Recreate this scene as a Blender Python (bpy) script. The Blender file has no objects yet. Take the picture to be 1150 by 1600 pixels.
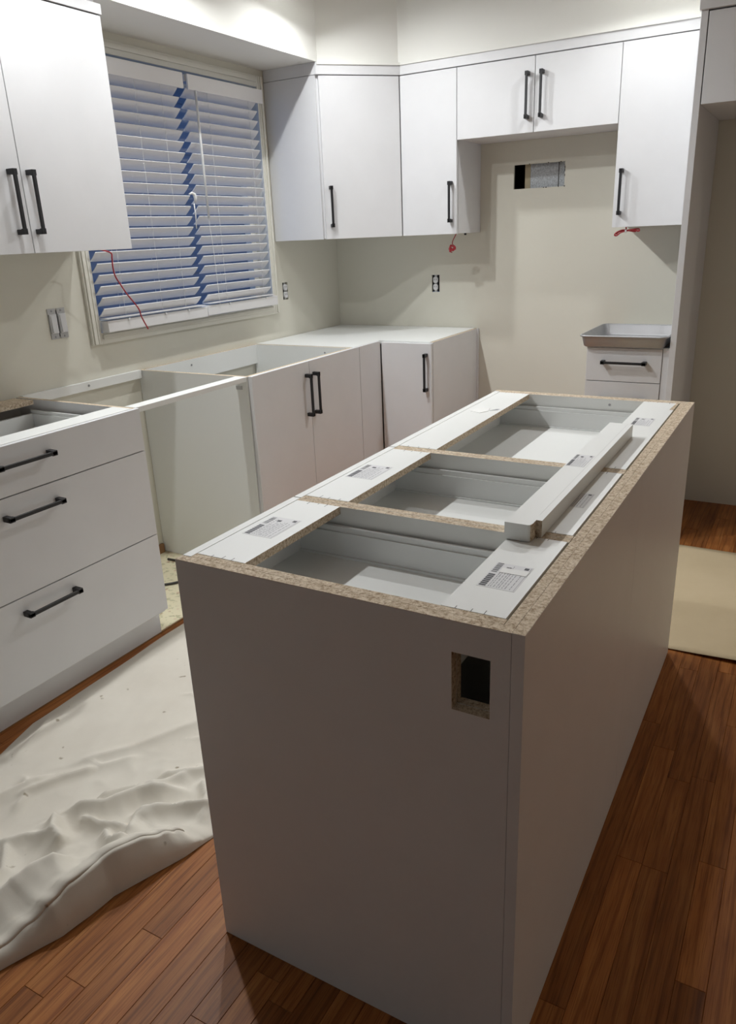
import bpy, bmesh, math, random
from mathutils import Vector, Matrix, noise

random.seed(7)
scene = bpy.context.scene
COL = scene.collection

# ------------------------------------------------------------------ camera
cam_d = bpy.data.cameras.new('camera')
cam = bpy.data.objects.new('camera', cam_d)
COL.objects.link(cam)
cam_d.sensor_fit = 'VERTICAL'
cam_d.sensor_height = 24.0
cam_d.sensor_width = 24.0
cam_d.lens = 24.0 * 1188.2 / 1600.0
cam_d.clip_start = 0.02
CR = Vector((0.869274, 0.492718, -0.039909))
CU = Vector((-0.136281, 0.316469, 0.938762))
CF = Vector((-0.475175, 0.810603, -0.342246))
CP = Vector((2.57926, -4.15861, 1.39774))
cam.matrix_world = Matrix(((CR.x, CU.x, -CF.x, CP.x), (CR.y, CU.y, -CF.y, CP.y),
                           (CR.z, CU.z, -CF.z, CP.z), (0, 0, 0, 1)))
scene.camera = cam

# ------------------------------------------------------------------ world: dusk sky
w = bpy.data.worlds.new('dusk_sky')
scene.world = w
w.use_nodes = True
bg = w.node_tree.nodes['Background']
bg.inputs[0].default_value = (0.13, 0.25, 0.56, 1)
bg.inputs[1].default_value = 0.62

# ------------------------------------------------------------------ ceiling can lights and added fill lights
CEIL = 2.480
def can_or_fill_light(x, y, watts, tilt=(0, 0), col=(0.97, 0.99, 1.0), rad=0.045):
    """can light or added fill light; tilt leans the beam (degrees towards +x, towards -y)"""
    l = bpy.data.lights.new('can_or_fill_light', 'AREA')
    l.shape = 'DISK'
    l.size = rad * 2
    l.energy = watts
    l.color = col
    o = bpy.data.objects.new('can_or_fill_light', l)
    COL.objects.link(o)
    o.location = (x, y, CEIL - 0.008)
    aim = Vector((math.tan(math.radians(tilt[0])), -math.tan(math.radians(tilt[1])), -1))
    o.rotation_euler = aim.to_track_quat('-Z', 'Y').to_euler()
    LIGHT_XY.append((x, y))
    return o
LIGHT_XY = []
# row along the window wall, one by the range
can_or_fill_light(0.54, -2.44, 13.2, (39, 2))
can_or_fill_light(0.54, -1.67, 13.2, (39, 0))
can_or_fill_light(0.54, -0.93, 7, (31, 6))
can_or_fill_light(1.80, -0.60, 9, (2, 41))
# dim fill lights added in the unseen room to lift the shaded sides
can_or_fill_light(4.8, -1.3, 5.5, (0, 0), (1.0, 0.90, 0.76))
can_or_fill_light(1.6, -6.0, 2.1, (0, 0), (0.52, 0.76, 1.0))

# ------------------------------------------------------------------ colour management
vs = scene.view_settings
vs.view_transform = 'Standard'
vs.look = 'None'
vs.gamma = 1.0
vs.use_curve_mapping = False
vs.exposure = 0.81

# ------------------------------------------------------------------ materials
def mat(name, col, rough=0.5, metal=0.0, spec=0.5):
    m = bpy.data.materials.new(name)
    m.use_nodes = True
    b = m.node_tree.nodes['Principled BSDF']
    b.inputs['Base Color'].default_value = (*col, 1)
    b.inputs['Roughness'].default_value = rough
    b.inputs['Metallic'].default_value = metal
    b.inputs['Specular IOR Level'].default_value = spec
    return m
def nodes(m):
    return m.node_tree.nodes, m.node_tree.links, m.node_tree.nodes['Principled BSDF']
def tex_coord(m, kind='Object', scale=(1, 1, 1), loc=(0, 0, 0)):
    N, L, b = nodes(m)
    t = N.new('ShaderNodeTexCoord')
    mp = N.new('ShaderNodeMapping')
    mp.inputs['Scale'].default_value = scale
    mp.inputs['Location'].default_value = loc
    L.new(t.outputs[kind], mp.inputs['Vector'])
    return mp.outputs['Vector']
def noise_tex(m, vec, scale, detail=4, rough=0.55):
    N, L, b = nodes(m)
    n = N.new('ShaderNodeTexNoise')
    n.inputs['Scale'].default_value = scale
    n.inputs['Detail'].default_value = detail
    n.inputs['Roughness'].default_value = rough
    L.new(vec, n.inputs['Vector'])
    return n.outputs['Fac']
def ramp(m, fac, stops):
    N, L, b = nodes(m)
    r = N.new('ShaderNodeValToRGB')
    e = r.color_ramp.elements
    while len(e) < len(stops):
        e.new(0.5)
    for i, (p, c) in enumerate(stops):
        e[i].position = p
        e[i].color = (*c, 1)
    L.new(fac, r.inputs['Fac'])
    return r.outputs['Color']
def mixc(m, fac, a, b_, mode='MIX'):
    N, L, b = nodes(m)
    x = N.new('ShaderNodeMix')
    x.data_type = 'RGBA'
    x.blend_type = mode
    for sock, val in ((x.inputs[0], fac), (x.inputs[6], a), (x.inputs[7], b_)):
        if isinstance(val, (int, float)):
            sock.default_value = val
        elif isinstance(val, tuple):
            sock.default_value = (*val, 1)
        else:
            L.new(val, sock)
    return x.outputs[2]
def bump(m, height, strength=0.2, dist=0.002):
    N, L, b = nodes(m)
    bp = N.new('ShaderNodeBump')
    bp.inputs['Strength'].default_value = strength
    bp.inputs['Distance'].default_value = dist
    L.new(height, bp.inputs['Height'])
    L.new(bp.outputs['Normal'], b.inputs['Normal'])

M = {}
M['laminate'] = mat('white_laminate', (0.79, 0.79, 0.80), 0.42)
v = tex_coord(M['laminate'])
N_, L_, B_ = nodes(M['laminate'])
L_.new(ramp(M['laminate'], noise_tex(M['laminate'], v, 6, 3), [(0.3, (0.735, 0.737, 0.75)), (0.7, (0.76, 0.762, 0.775))]), B_.inputs['Base Color'])
bump(M['laminate'], noise_tex(M['laminate'], v, 900, 2), 0.05, 0.0005)
M['melamine'] = mat('white_melamine', (0.84, 0.85, 0.83), 0.38)
v = tex_coord(M['melamine'])
bump(M['melamine'], noise_tex(M['melamine'], v, 500, 2), 0.04, 0.0005)
M['drawer_metal'] = mat('drawer_box_white', (0.80, 0.81, 0.80), 0.45)
M['paint'] = mat('cream_wall_paint', (0.74, 0.72, 0.63), 0.75, spec=0.25)
v = tex_coord(M['paint'])
N_, L_, B_ = nodes(M['paint'])
L_.new(ramp(M['paint'], noise_tex(M['paint'], v, 2.2, 4), [(0.3, (0.725, 0.705, 0.615)), (0.7, (0.75, 0.73, 0.64))]), B_.inputs['Base Color'])
bump(M['paint'], noise_tex(M['paint'], v, 260, 3), 0.12, 0.001)
M['soffit'] = mat('white_soffit_paint', (0.86, 0.855, 0.81), 0.75, spec=0.25)
bump(M['soffit'], noise_tex(M['soffit'], tex_coord(M['soffit']), 260, 3), 0.1, 0.001)
M['ceiling'] = mat('ceiling_paint', (0.84, 0.84, 0.81), 0.85, spec=0.2)
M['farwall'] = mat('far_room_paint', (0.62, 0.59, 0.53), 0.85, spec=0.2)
M['trimpaint'] = mat('cream_gloss_trim', (0.78, 0.76, 0.68), 0.4)
M['black'] = mat('matte_black_metal', (0.012, 0.012, 0.014), 0.45)
M['dark'] = mat('dark_cavity', (0.012, 0.012, 0.013), 0.9)
M['plastic'] = mat('white_plastic', (0.72, 0.72, 0.73), 0.35)
M['graymetal'] = mat('zinc_strap', (0.5, 0.5, 0.5), 0.4, 0.6)
M['screw'] = mat('screw_steel', (0.35, 0.35, 0.36), 0.4, 0.9)
M['red'] = mat('red_wire_jacket', (0.42, 0.03, 0.04), 0.4)
M['cablewhite'] = mat('white_cord', (0.75, 0.75, 0.74), 0.5)
M['blind'] = mat('white_faux_wood', (0.80, 0.79, 0.79), 0.35)
M['paper'] = mat('label_paper', (0.74, 0.74, 0.75), 0.5)
M['ink'] = mat('label_ink', (0.07, 0.07, 0.08), 0.6)
M['inkgray'] = mat('label_ink_gray', (0.34, 0.34, 0.36), 0.6)
M['inkgray2'] = mat('faint_joint', (0.66, 0.66, 0.65), 0.6)
M['tape'] = mat('torn_white_tape', (0.86, 0.86, 0.84), 0.5)
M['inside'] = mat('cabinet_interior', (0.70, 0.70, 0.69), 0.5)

# particle board edge
m = M['pb'] = mat('particle_board', (0.45, 0.35, 0.24), 0.85, spec=0.2)
v = tex_coord(m, scale=(1, 1, 1))
vf = tex_coord(m, scale=(300, 300, 300))
N_, L_, B_ = nodes(m)
vor = N_.new('ShaderNodeTexVoronoi')
vor.inputs['Scale'].default_value = 1.0
L_.new(vf, vor.inputs['Vector'])
flake = ramp(m, noise_tex(m, v, 190, 5, 0.75), [(0.30, (0.15, 0.09, 0.05)), (0.40, (0.42, 0.32, 0.22)), (0.52, (0.66, 0.55, 0.42)), (0.70, (0.84, 0.75, 0.62))])
blotch = ramp(m, noise_tex(m, v, 60, 3), [(0.25, (0.80, 0.76, 0.70)), (0.60, (1, 1, 1))])
c = mixc(m, 1.0, flake, blotch, 'MULTIPLY')
N_.new('ShaderNodeSeparateColor')
L_.new(c, B_.inputs['Base Color'])
bump(m, noise_tex(m, v, 400, 3), 0.4, 0.001)

# oak floor planks: grain along Y, tone per plank
def wood(name, per_object=True):
    m = mat(name, (0.3, 0.14, 0.06), 0.42, spec=0.22)
    N, L, b = nodes(m)
    t = N.new('ShaderNodeTexCoord')
    oi = N.new('ShaderNodeObjectInfo')
    vm = N.new('ShaderNodeVectorMath'); vm.operation = 'MULTIPLY_ADD'
    cmb = N.new('ShaderNodeCombineXYZ')
    mu = N.new('ShaderNodeMath'); mu.operation = 'MULTIPLY'; mu.inputs[1].default_value = 37.0
    L.new(oi.outputs['Random'], mu.inputs[0])
    L.new(mu.outputs[0], cmb.inputs[0]); L.new(mu.outputs[0], cmb.inputs[1])
    vm.inputs[1].default_value = (1, 1, 1)
    L.new(t.outputs['Object'], vm.inputs[0]); L.new(cmb.outputs[0], vm.inputs[2])
    mp = N.new('ShaderNodeMapping'); mp.inputs['Scale'].default_value = (20, 2.2, 20)
    L.new(vm.outputs[0], mp.inputs['Vector'])
    n1 = noise_tex(m, mp.outputs['Vector'], 1.6, 3, 0.5)
    # cathedral rings: distort then wave
    wv = N.new('ShaderNodeTexWave'); wv.wave_type = 'RINGS'; wv.rings_direction = 'Y'
    wv.inputs['Scale'].default_value = 1.0; wv.inputs['Distortion'].default_value = 6.0
    wv.inputs['Detail'].default_value = 2.0; wv.inputs['Detail Scale'].default_value = 0.8
    mp3 = N.new('ShaderNodeMapping'); mp3.inputs['Scale'].default_value = (11, 1.5, 11)
    L.new(vm.outputs[0], mp3.inputs['Vector'])
    L.new(mp3.outputs['Vector'], wv.inputs['Vector'])
    mp2 = N.new('ShaderNodeMapping'); mp2.inputs['Scale'].default_value = (420, 9, 420)
    L.new(vm.outputs[0], mp2.inputs['Vector'])
    pores = noise_tex(m, mp2.outputs['Vector'], 1.0, 2, 0.6)
    base = ramp(m, n1, [(0.25, (0.24, 0.082, 0.021)), (0.5, (0.35, 0.135, 0.038)), (0.78, (0.46, 0.20, 0.062))])
    ring = ramp(m, wv.outputs['Fac'], [(0.0, (0.55, 0.48, 0.42)), (0.22, (1, 1, 1))])
    c = mixc(m, 0.6, base, ring, 'MULTIPLY')
    pr = ramp(m, pores, [(0.36, (0.55, 0.50, 0.46)), (0.5, (1, 1, 1))])
    c = mixc(m, 0.7, c, pr, 'MULTIPLY')
    tone = ramp(m, oi.outputs['Random'], [(0.0, (0.74, 0.68, 0.64)), (0.5, (1.0, 0.96, 0.92)), (1.0, (1.22, 1.14, 1.06))])
    c = mixc(m, 1.0, c, tone, 'MULTIPLY')
    L.new(c, b.inputs['Base Color'])
    bump(m, pores, 0.08, 0.0006)
    return m
M['wood'] = wood('stained_oak')
M['woodgap'] = mat('floor_joint', (0.03, 0.014, 0.007), 0.8)

# canvas
m = M['canvas'] = mat('canvas_drop_cloth', (0.66, 0.62, 0.53), 0.95, spec=0.1)
v = tex_coord(m)
N_, L_, B_ = nodes(m)
c1 = ramp(m, noise_tex(m, v, 5, 5), [(0.3, (0.72, 0.67, 0.585)), (0.7, (0.79, 0.745, 0.66))])
spots = ramp(m, noise_tex(m, v, 26, 2, 0.4), [(0.24, (0.42, 0.37, 0.29)), (0.285, (1, 1, 1))])
c = mixc(m, 0.8, c1, spots, 'MULTIPLY')
L_.new(c, B_.inputs['Base Color'])
bump(m, noise_tex(m, v, 700, 3), 0.25, 0.001)

m = M['kraft'] = mat('kraft_floor_paper', (0.50, 0.40, 0.26), 0.85, spec=0.2)
v = tex_coord(m)
N_, L_, B_ = nodes(m)
L_.new(ramp(m, noise_tex(m, v, 4, 4), [(0.3, (0.56, 0.455, 0.295)), (0.7, (0.62, 0.51, 0.34))]), B_.inputs['Base Color'])

m = M['alu'] = mat('brushed_aluminium', (0.40, 0.40, 0.41), 0.42, 0.6)
v = tex_coord(m)
N_, L_, B_ = nodes(m)
L_.new(ramp(m, noise_tex(m, v, 40, 4), [(0.3, (0.34, 0.34, 0.34)), (0.7, (0.50, 0.50, 0.50))]), B_.inputs['Roughness'])

M['stud'] = mat('pine_stud', (0.52, 0.44, 0.30), 0.8)
m = M['galv'] = mat('galvanised_duct', (0.5, 0.52, 0.54), 0.6, 0.1)
v = tex_coord(m)
N_, L_, B_ = nodes(m)
L_.new(ramp(m, noise_tex(m, v, 130, 3, 0.7), [(0.35, (0.38, 0.40, 0.42)), (0.65, (0.66, 0.69, 0.72))]), B_.inputs['Base Color'])

m = M['vinyl'] = mat('old_floral_vinyl', (0.62, 0.55, 0.36), 0.6, spec=0.3)
v = tex_coord(m)
N_, L_, B_ = nodes(m)
vo = N_.new('ShaderNodeTexVoronoi'); vo.inputs['Scale'].default_value = 26
L_.new(v, vo.inputs['Vector'])
fl = ramp(m, vo.outputs['Distance'], [(0.18, (0.46, 0.20, 0.14)), (0.30, (0.72, 0.66, 0.46))])
gr = ramp(m, noise_tex(m, v, 40, 3), [(0.36, (0.36, 0.35, 0.20)), (0.46, (0.80, 0.74, 0.54))])
L_.new(mixc(m, 0.45, gr, fl), B_.inputs['Base Color'])

m = M['glass'] = bpy.data.materials.new('window_glass')
m.use_nodes = True
nt = m.node_tree
nt.nodes.remove(nt.nodes['Principled BSDF'])
tr = nt.nodes.new('ShaderNodeBsdfTransparent')
gl = nt.nodes.new('ShaderNodeBsdfGlossy'); gl.inputs['Roughness'].default_value = 0.02
mx = nt.nodes.new('ShaderNodeMixShader')
mx.inputs[0].default_value = 0.05; nt.links.new(tr.outputs[0], mx.inputs[1]); nt.links.new(gl.outputs[0], mx.inputs[2])
nt.links.new(mx.outputs[0], nt.nodes['Material Output'].inputs['Surface'])
M['housewall'] = mat('neighbour_siding', (0.20, 0.22, 0.26), 0.9)
M['houseroof'] = mat('neighbour_shingles', (0.05, 0.05, 0.06), 0.9)
M['brownwood'] = mat('old_base_shoe', (0.30, 0.16, 0.07), 0.6)
M['hose'] = mat('dark_hose', (0.05, 0.045, 0.04), 0.5)

# ------------------------------------------------------------------ mesh helpers
class MB:
    def __init__(self):
        self.v = []; self.f = []; self.m = []; self.mats = []
    def mi(self, k):
        if k not in self.mats:
            self.mats.append(k)
        return self.mats.index(k)
    def face(self, idx, k):
        self.f.append(idx); self.m.append(self.mi(k))
    def box(self, x0, x1, y0, y1, z0, z1, k, **over):
        """over: xp xn yp yn zp zn -> material key of that side"""
        b = len(self.v)
        for z in (z0, z1):
            for (x, y) in ((x0, y0), (x1, y0), (x1, y1), (x0, y1)):
                self.v.append((x, y, z))
        for side, q in (('zn', (0, 3, 2, 1)), ('zp', (4, 5, 6, 7)), ('yn', (0, 1, 5, 4)), ('xp', (1, 2, 6, 5)),
                        ('yp', (2, 3, 7, 6)), ('xn', (3, 0, 4, 7))):
            self.face([b + i for i in q], over.get(side, k))
        return self
    def prism(self, poly, z0, z1, k, top=None, side=None):
        """poly counter-clockwise xy list, extruded in z"""
        b = len(self.v); n = len(poly)
        for z in (z0, z1):
            for p in poly:
                self.v.append((p[0], p[1], z))
        self.face([b + i for i in reversed(range(n))], k)
        self.face([b + n + i for i in range(n)], top or k)
        for i in range(n):
            j = (i + 1) % n
            self.face([b + i, b + j, b + n + j, b + n + i], side or k)
        return self
    def quad(self, pts, k):
        b = len(self.v)
        self.v += [tuple(p) for p in pts]
        self.face(list(range(b, b + len(pts))), k)
        return self
    def tube(self, pts, r, k, n=8, cap=True):
        pts = [Vector(p) for p in pts]
        b = len(self.v)
        up = Vector((0, 0, 1))
        prev = None
        for i, p in enumerate(pts):
            t = (pts[min(i + 1, len(pts) - 1)] - pts[max(i - 1, 0)]).normalized()
            if prev is None:
                a = t.cross(up)
                if a.length < 1e-3:
                    a = t.cross(Vector((1, 0, 0)))
                a.normalize()
            else:
                a = (prev - t * prev.dot(t)).normalized()
            prev = a
            c = t.cross(a)
            rr = r[i] if isinstance(r, (list, tuple)) else r
            for j in range(n):
                an = 2 * math.pi * j / n
                self.v.append(tuple(p + (a * math.cos(an) + c * math.sin(an)) * rr))
        for i in range(len(pts) - 1):
            for j in range(n):
                j2 = (j + 1) % n
                self.face([b + i * n + j, b + i * n + j2, b + (i + 1) * n + j2, b + (i + 1) * n + j], k)
        if cap:
            self.face([b + j for j in reversed(range(n))], k)
            e = b + (len(pts) - 1) * n
            self.face([e + j for j in range(n)], k)
        return self
    def build(self, name, parent=None, base=None, bevel=0.0, smooth=False, recalc=False):
        base = Vector(base) if base is not None else (Vector(parent['_b']) if parent is not None else Vector((0, 0, 0)))
        me = bpy.data.meshes.new(name)
        me.from_pydata([(p[0] - base.x, p[1] - base.y, p[2] - base.z) for p in self.v], [], self.f)
        for k in self.mats:
            me.materials.append(M[k])
        for i, p in enumerate(me.polygons):
            p.material_index = self.m[i]
            p.use_smooth = smooth
        if recalc:
            bm = bmesh.new(); bm.from_mesh(me)
            bmesh.ops.recalc_face_normals(bm, faces=bm.faces)
            bm.to_mesh(me); bm.free()
        me.update()
        o = bpy.data.objects.new(name, me)
        COL.objects.link(o)
        o['_b'] = tuple(base)
        if parent is not None:
            o.parent = parent
        else:
            o.location = base
        if bevel:
            md = o.modifiers.new('bevel', 'BEVEL')
            md.width = bevel; md.segments = 2; md.limit_method = 'ANGLE'
        return o

def thing(name, label, cat, loc, group=None):
    o = bpy.data.objects.new(name, None)
    o.empty_display_size = 0.05
    COL.objects.link(o)
    o.location = loc
    o['_b'] = tuple(loc)
    return tag(o, label, cat, group)
def tag(o, label, cat, group=None):
    o['label'] = label; o['category'] = cat
    if group:
        o['group'] = group
    return o
def struct(o, label=None):
    o['kind'] = 'structure'
    if label:
        o['label'] = label
    return o
def bx(name, parent, b, k='laminate', bevel=0.0, **over):
    return MB().box(*b, k, **over).build(name, parent, bevel=bevel)

def plate(mb, axis, pos, thick, a0, a1, z0, z1, holes, k, edge=None):
    """plate in plane axis=pos..pos+thick with rectangular holes (a0,a1,z0,z1)"""
    edge = edge or k
    As = sorted({a0, a1, *[h[0] for h in holes], *[h[1] for h in holes]})
    Zs = sorted({z0, z1, *[h[2] for h in holes], *[h[3] for h in holes]})
    def P(a, z, d):
        return (pos + d, a, z) if axis == 'x' else (a, pos + d, z)
    inh = lambda a, z: any(h[0] < a < h[1] and h[2] < z < h[3] for h in holes)
    for i in range(len(As) - 1):
        for j in range(len(Zs) - 1):
            if inh((As[i] + As[i + 1]) / 2, (Zs[j] + Zs[j + 1]) / 2):
                continue
            for d, fl in ((0, False), (thick, True)):
                q = [P(As[i], Zs[j], d), P(As[i + 1], Zs[j], d), P(As[i + 1], Zs[j + 1], d), P(As[i], Zs[j + 1], d)]
                mb.quad(q if not fl else q[::-1], k)
    for (h0, h1, g0, g1), kk in [((a0, a1, z0, z1), k)] + [(h, edge) for h in holes]:
        for p, q in (((h0, g0), (h1, g0)), ((h1, g0), (h1, g1)), ((h1, g1), (h0, g1)), ((h0, g1), (h0, g0))):
            mb.quad([P(*p, 0), P(*q, 0), P(*q, thick), P(*p, thick)], kk)
    return mb

def handle(door, p0, p1, out, L=None):
    """bar pull from p0 to p1 (bar centre line on the door face), out = outward unit vector"""
    p0, p1, out = Vector(p0), Vector(p1), Vector(out)
    d = (p1 - p0).normalized()
    s = d.cross(out)
    mb = MB()
    def obox(c, hd, hs, ho):
        b = len(mb.v)
        for e in (-1, 1):
            for (i, j) in ((-1, -1), (1, -1), (1, 1), (-1, 1)):
                mb.v.append(tuple(c + d * hd * i + s * hs * j + out * ho * e))
        for q in ((0, 3, 2, 1), (4, 5, 6, 7), (0, 1, 5, 4), (1, 2, 6, 5), (2, 3, 7, 6), (3, 0, 4, 7)):
            mb.face([b + i for i in q], 'black')
    ln = (p1 - p0).length
    mid = (p0 + p1) / 2
    obox(mid + out * 0.029, ln / 2, 0.0055, 0.0045)
    for e, sg in ((p0, 1), (p1, -1)):
        obox(e + d * sg * 0.008 + out * 0.0125, 0.008, 0.008, 0.0125)
        obox(e + d * sg * 0.009 + out * 0.0275, 0.009, 0.008, 0.006)
    return mb.build('handle', door, bevel=0.0012, recalc=True)

H = 0.876          # base cabinet height
D = 0.626          # face of base doors
U = 0.3226         # face of upper doors
UB, UT = 1.384, 2.1336
SOF = 2.186
TD = 0.018         # door thickness
PBT = 0.016        # board thickness

# ================================================================== room shell
# --- window wall (x = 0) with window opening, switch box and outlet box
WY0, WY1, WZ0, WZ1 = -1.910, -0.697, 1.055, 2.112
sw = (-2.145, -2.062, 1.068, 1.170)
ol = (-0.588, -0.540, 1.076, 1.168)
mb = MB()
plate(mb, 'x', -0.14, 0.14, -6.5, 0.0, -0.1, CEIL, [(WY0, WY1, WZ0, WZ1), sw, ol], 'paint', 'paint')
wl = struct(mb.build('wall_left'), 'cream painted wall with the window in it')
# --- back wall (y = 0) with duct hole and outlet
duct = (1.112, 1.381, 1.591, 1.707)
ob = (0.634, 0.682, 1.072, 1.166)
mb = MB()
plate(mb, 'y', 0.0, 0.014, -0.14, 5.2, -0.1, CEIL, [duct, ob], 'paint', 'paint')
wb = struct(mb.build('wall_back'), 'cream painted back wall with a rough duct hole')
# torn drywall paper around the duct opening
mb = MB()
rnd = random.Random(3)
for i in range(12):
    side = rnd.choice('tblr')
    if side in 'tb':
        a = rnd.uniform(duct[0], duct[1]); z = duct[3] if side == 't' else duct[2]
        mb.box(a, a + rnd.uniform(.003, .007), -0.0008, 0.004, z - 0.002, z + rnd.uniform(.001, .003), 'dark')
    else:
        z = rnd.uniform(duct[2], duct[3]); a = duct[0] if side == 'l' else duct[1]
        mb.box(a - 0.0015, a + 0.0015, -0.0008, 0.004, z, z + rnd.uniform(.004, .012), 'dark')
mb.build('torn_edge', wb)
# other walls, ceiling
struct(MB().box(5.2, 5.3, -6.5, 0.0, 0, CEIL, 'farwall').build('wall_right'))
struct(MB().box(-0.14, 5.3, -6.6, -6.5, 0, CEIL, 'farwall').build('wall_front'))
ceil_o = struct(MB().box(-0.14, 5.3, -6.6, 0.014, CEIL, CEIL + 0.05, 'ceiling').build('ceiling'))
# unseen white rings added under the lights to cut the beam off
for (cx_, cy_) in LIGHT_XY:
    mb = MB()
    n = 32
    prof = [(0.066, CEIL + .001), (0.064, CEIL - 0.026), (0.070, CEIL - 0.029), (0.086, CEIL - 0.004), (0.086, CEIL + .001)]
    for (r_, z_) in prof:
        mb.v += [(cx_ + r_ * math.cos(2 * math.pi * i / n), cy_ + r_ * math.sin(2 * math.pi * i / n), z_) for i in range(n)]
    for a_ in range(len(prof) - 1):
        for i in range(n):
            mb.face([a_ * n + i, a_ * n + (i + 1) % n, (a_ + 1) * n + (i + 1) % n, (a_ + 1) * n + i], 'ceiling')
    mb.build('beam_cutoff_ring', ceil_o, smooth=False)
# soffit following the upper cabinets, with the chamfered corner
A_ = 0.6188
sof = [(0, 0), (0, -6.5), (U, -6.5), (U, -A_ + 0.006), (A_ - 0.006, -U), (2.045, -U), (2.045, -0.61), (3.2, -0.61), (3.2, 0)]
struct(MB().prism(sof, SOF + 0.006, CEIL, 'soffit').build('wall_soffit', recalc=True), 'white boxed soffit above the upper cabinets')

# --- floor: sub floor, oak planks, old vinyl under the cabinets
fl = struct(MB().box(-0.14, 5.3, -6.6, 0.014, -0.10, -0.012, 'woodgap').build('floor'), 'stained oak strip floor')
PW_ = 0.0572
rnd = random.Random(11)
rows = []
x = 0.574
def hidden(xa, xb, ya, yb):
    if xa > 1.70 and xb < 2.25 and ya > -3.22 and yb < -1.72: return True
    return False
near, rest = [], []
i = 0
while x < 5.15:
    y = -6.45 + rnd.uniform(-0.9, 0)
    while y < 0:
        ln = rnd.choice([0.34, 0.46, 0.58, 0.72, 0.86, 1.0, 1.15])
        ya, yb = max(y, -6.5), min(y + ln, 0.0)
        if yb - ya > 0.02:
            seen = (yb > -3.75 and x < 3.0 and x + PW_ > 1.15 and not hidden(x, x + PW_, ya, yb)
                    and not (x < 1.25 and yb > -3.0 and ya > -3.4) and not (x < 2.10 and ya > -1.6))
            (near if seen else rest).append((x, x + PW_, ya, yb))
        y += ln
    x += PW_
near.sort(key=lambda p: (p[0] - 2.58) ** 2 + ((p[2] + p[3]) / 2 + 4.16) ** 2)
rest += near[290:]
near = near[:290]
def plank_mesh(mb, x0, x1, y0, y1, zt, k):
    e = 0.0009
    b = len(mb.v)
    mb.v += [(x0, y0, -0.012), (x1, y0, -0.012), (x1, y1, -0.012), (x0, y1, -0.012),
             (x0 + .0002, y0 + .0002, zt - e), (x1 - .0002, y0 + .0002, zt - e), (x1 - .0002, y1 - .0002, zt - e), (x0 + .0002, y1 - .0002, zt - e),
             (x0 + e, y0 + e, zt), (x1 - e, y0 + e, zt), (x1 - e, y1 - e, zt), (x0 + e, y1 - e, zt)]
    for q in ((8, 9, 10, 11), (4, 5, 9, 8), (5, 6, 10, 9), (6, 7, 11, 10), (7, 4, 8, 11), (0, 1, 5, 4), (1, 2, 6, 5), (2, 3, 7, 6), (3, 0, 4, 7)):
        mb.face([b + t for t in q], k)
for (xa, xb, ya, yb) in near:
    cx, cy = (xa + xb) / 2, (ya + yb) / 2
    pm = MB()
    plank_mesh(pm, xa - cx, xb - cx, ya - cy, yb - cy, 0.0 + rnd.uniform(-0.0003, 0), 'wood')
    p = pm.build('plank', None, base=(0, 0, 0))
    p.parent = fl
    p.location = (cx, cy, 0)
pm = MB()
for (xa, xb, ya, yb) in rest:
    plank_mesh(pm, xa, xb, ya, yb, 0.0 + rnd.uniform(-0.0003, 0), 'wood')
o = pm.build('distant_planks', fl, base=(0, 0, 0)); o['kind'] = 'stuff'
struct(MB().box(0.0, 0.566, -6.5, 0.0, -0.012, 0.002, 'vinyl').box(0.566, 0.574, -6.5, -0.6, -0.012, 0.0035, 'brownwood').build('floor_vinyl'),
       'old cream vinyl floor with faded flowers inside the dishwasher gap')
struct(MB().box(0.0, 0.014, -2.32, -1.73, 0.002, 0.045, 'brownwood').build('baseboard_left'), 'short brown wooden base strip in the dishwasher gap')

# ================================================================== window
wn = struct(bpy.data.objects.new('window_1', None), 'cream cased kitchen window with dusk behind it')
COL.objects.link(wn); wn.location = (0, (WY0 + WY1) / 2, WZ0); wn['_b'] = tuple(wn.location)
CO = (-1.957, -0.652, 1.012, 2.160)
def casing(name, y0, y1, z0, z1, horiz):
    mb = MB()
    mb.box(0.0, 0.014, y0, y1, z0, z1, 'trimpaint')
    if horiz:
        zc = (z0 + z1) / 2
        mb.box(0.014, 0.020, y0 + .004, y1 - .004, zc - 0.004, zc + 0.016, 'trimpaint')
    else:
        yc = (y0 + y1) / 2
        s = -1 if yc < -1.2 else 1
        mb.box(0.014, 0.020, min(yc + s * 0.004, yc + s * 0.018), max(yc + s * 0.004, yc + s * 0.018), z0 + .004, z1 - .004, 'trimpaint')
        mb.box(0.014, 0.017, min(yc - s * 0.012, yc - s * 0.004), max(yc - s * 0.012, yc - s * 0.004), z0 + .004, z1 - .004, 'trimpaint')
    return mb.build(name, wn, bevel=0.002)
casing('casing', CO[0], WY0 + 0.003, CO[2], CO[3], False)
casing('casing', WY1 - 0.003, CO[1], CO[2], CO[3], False)
casing('casing', WY0 + 0.003, WY1 - 0.003, WZ1 - 0.003, CO[3], True)
casing('casing', WY0 + 0.003, WY1 - 0.003, CO[2], WZ0 + 0.003, True)
# sashes: two sliding sashes
for (a, b, xs) in ((WY0, WY1, -0.10),):
    mb = MB()
    for r in ((a, b, WZ0, WZ0 + .045), (a, b, WZ1 - .045, WZ1), (a, a + .04, WZ0 + .045, WZ1 - .045), (b - .04, b, WZ0 + .045, WZ1 - .045)):
        mb.box(xs, xs + 0.028, r[0], r[1], r[2], r[3], 'trimpaint')
    mb.build('sash', wn)
    MB().box(xs + .010, xs + .016, a + .04, b - .04, WZ0 + .045, WZ1 - .045, 'glass').build('pane', wn)

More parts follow.
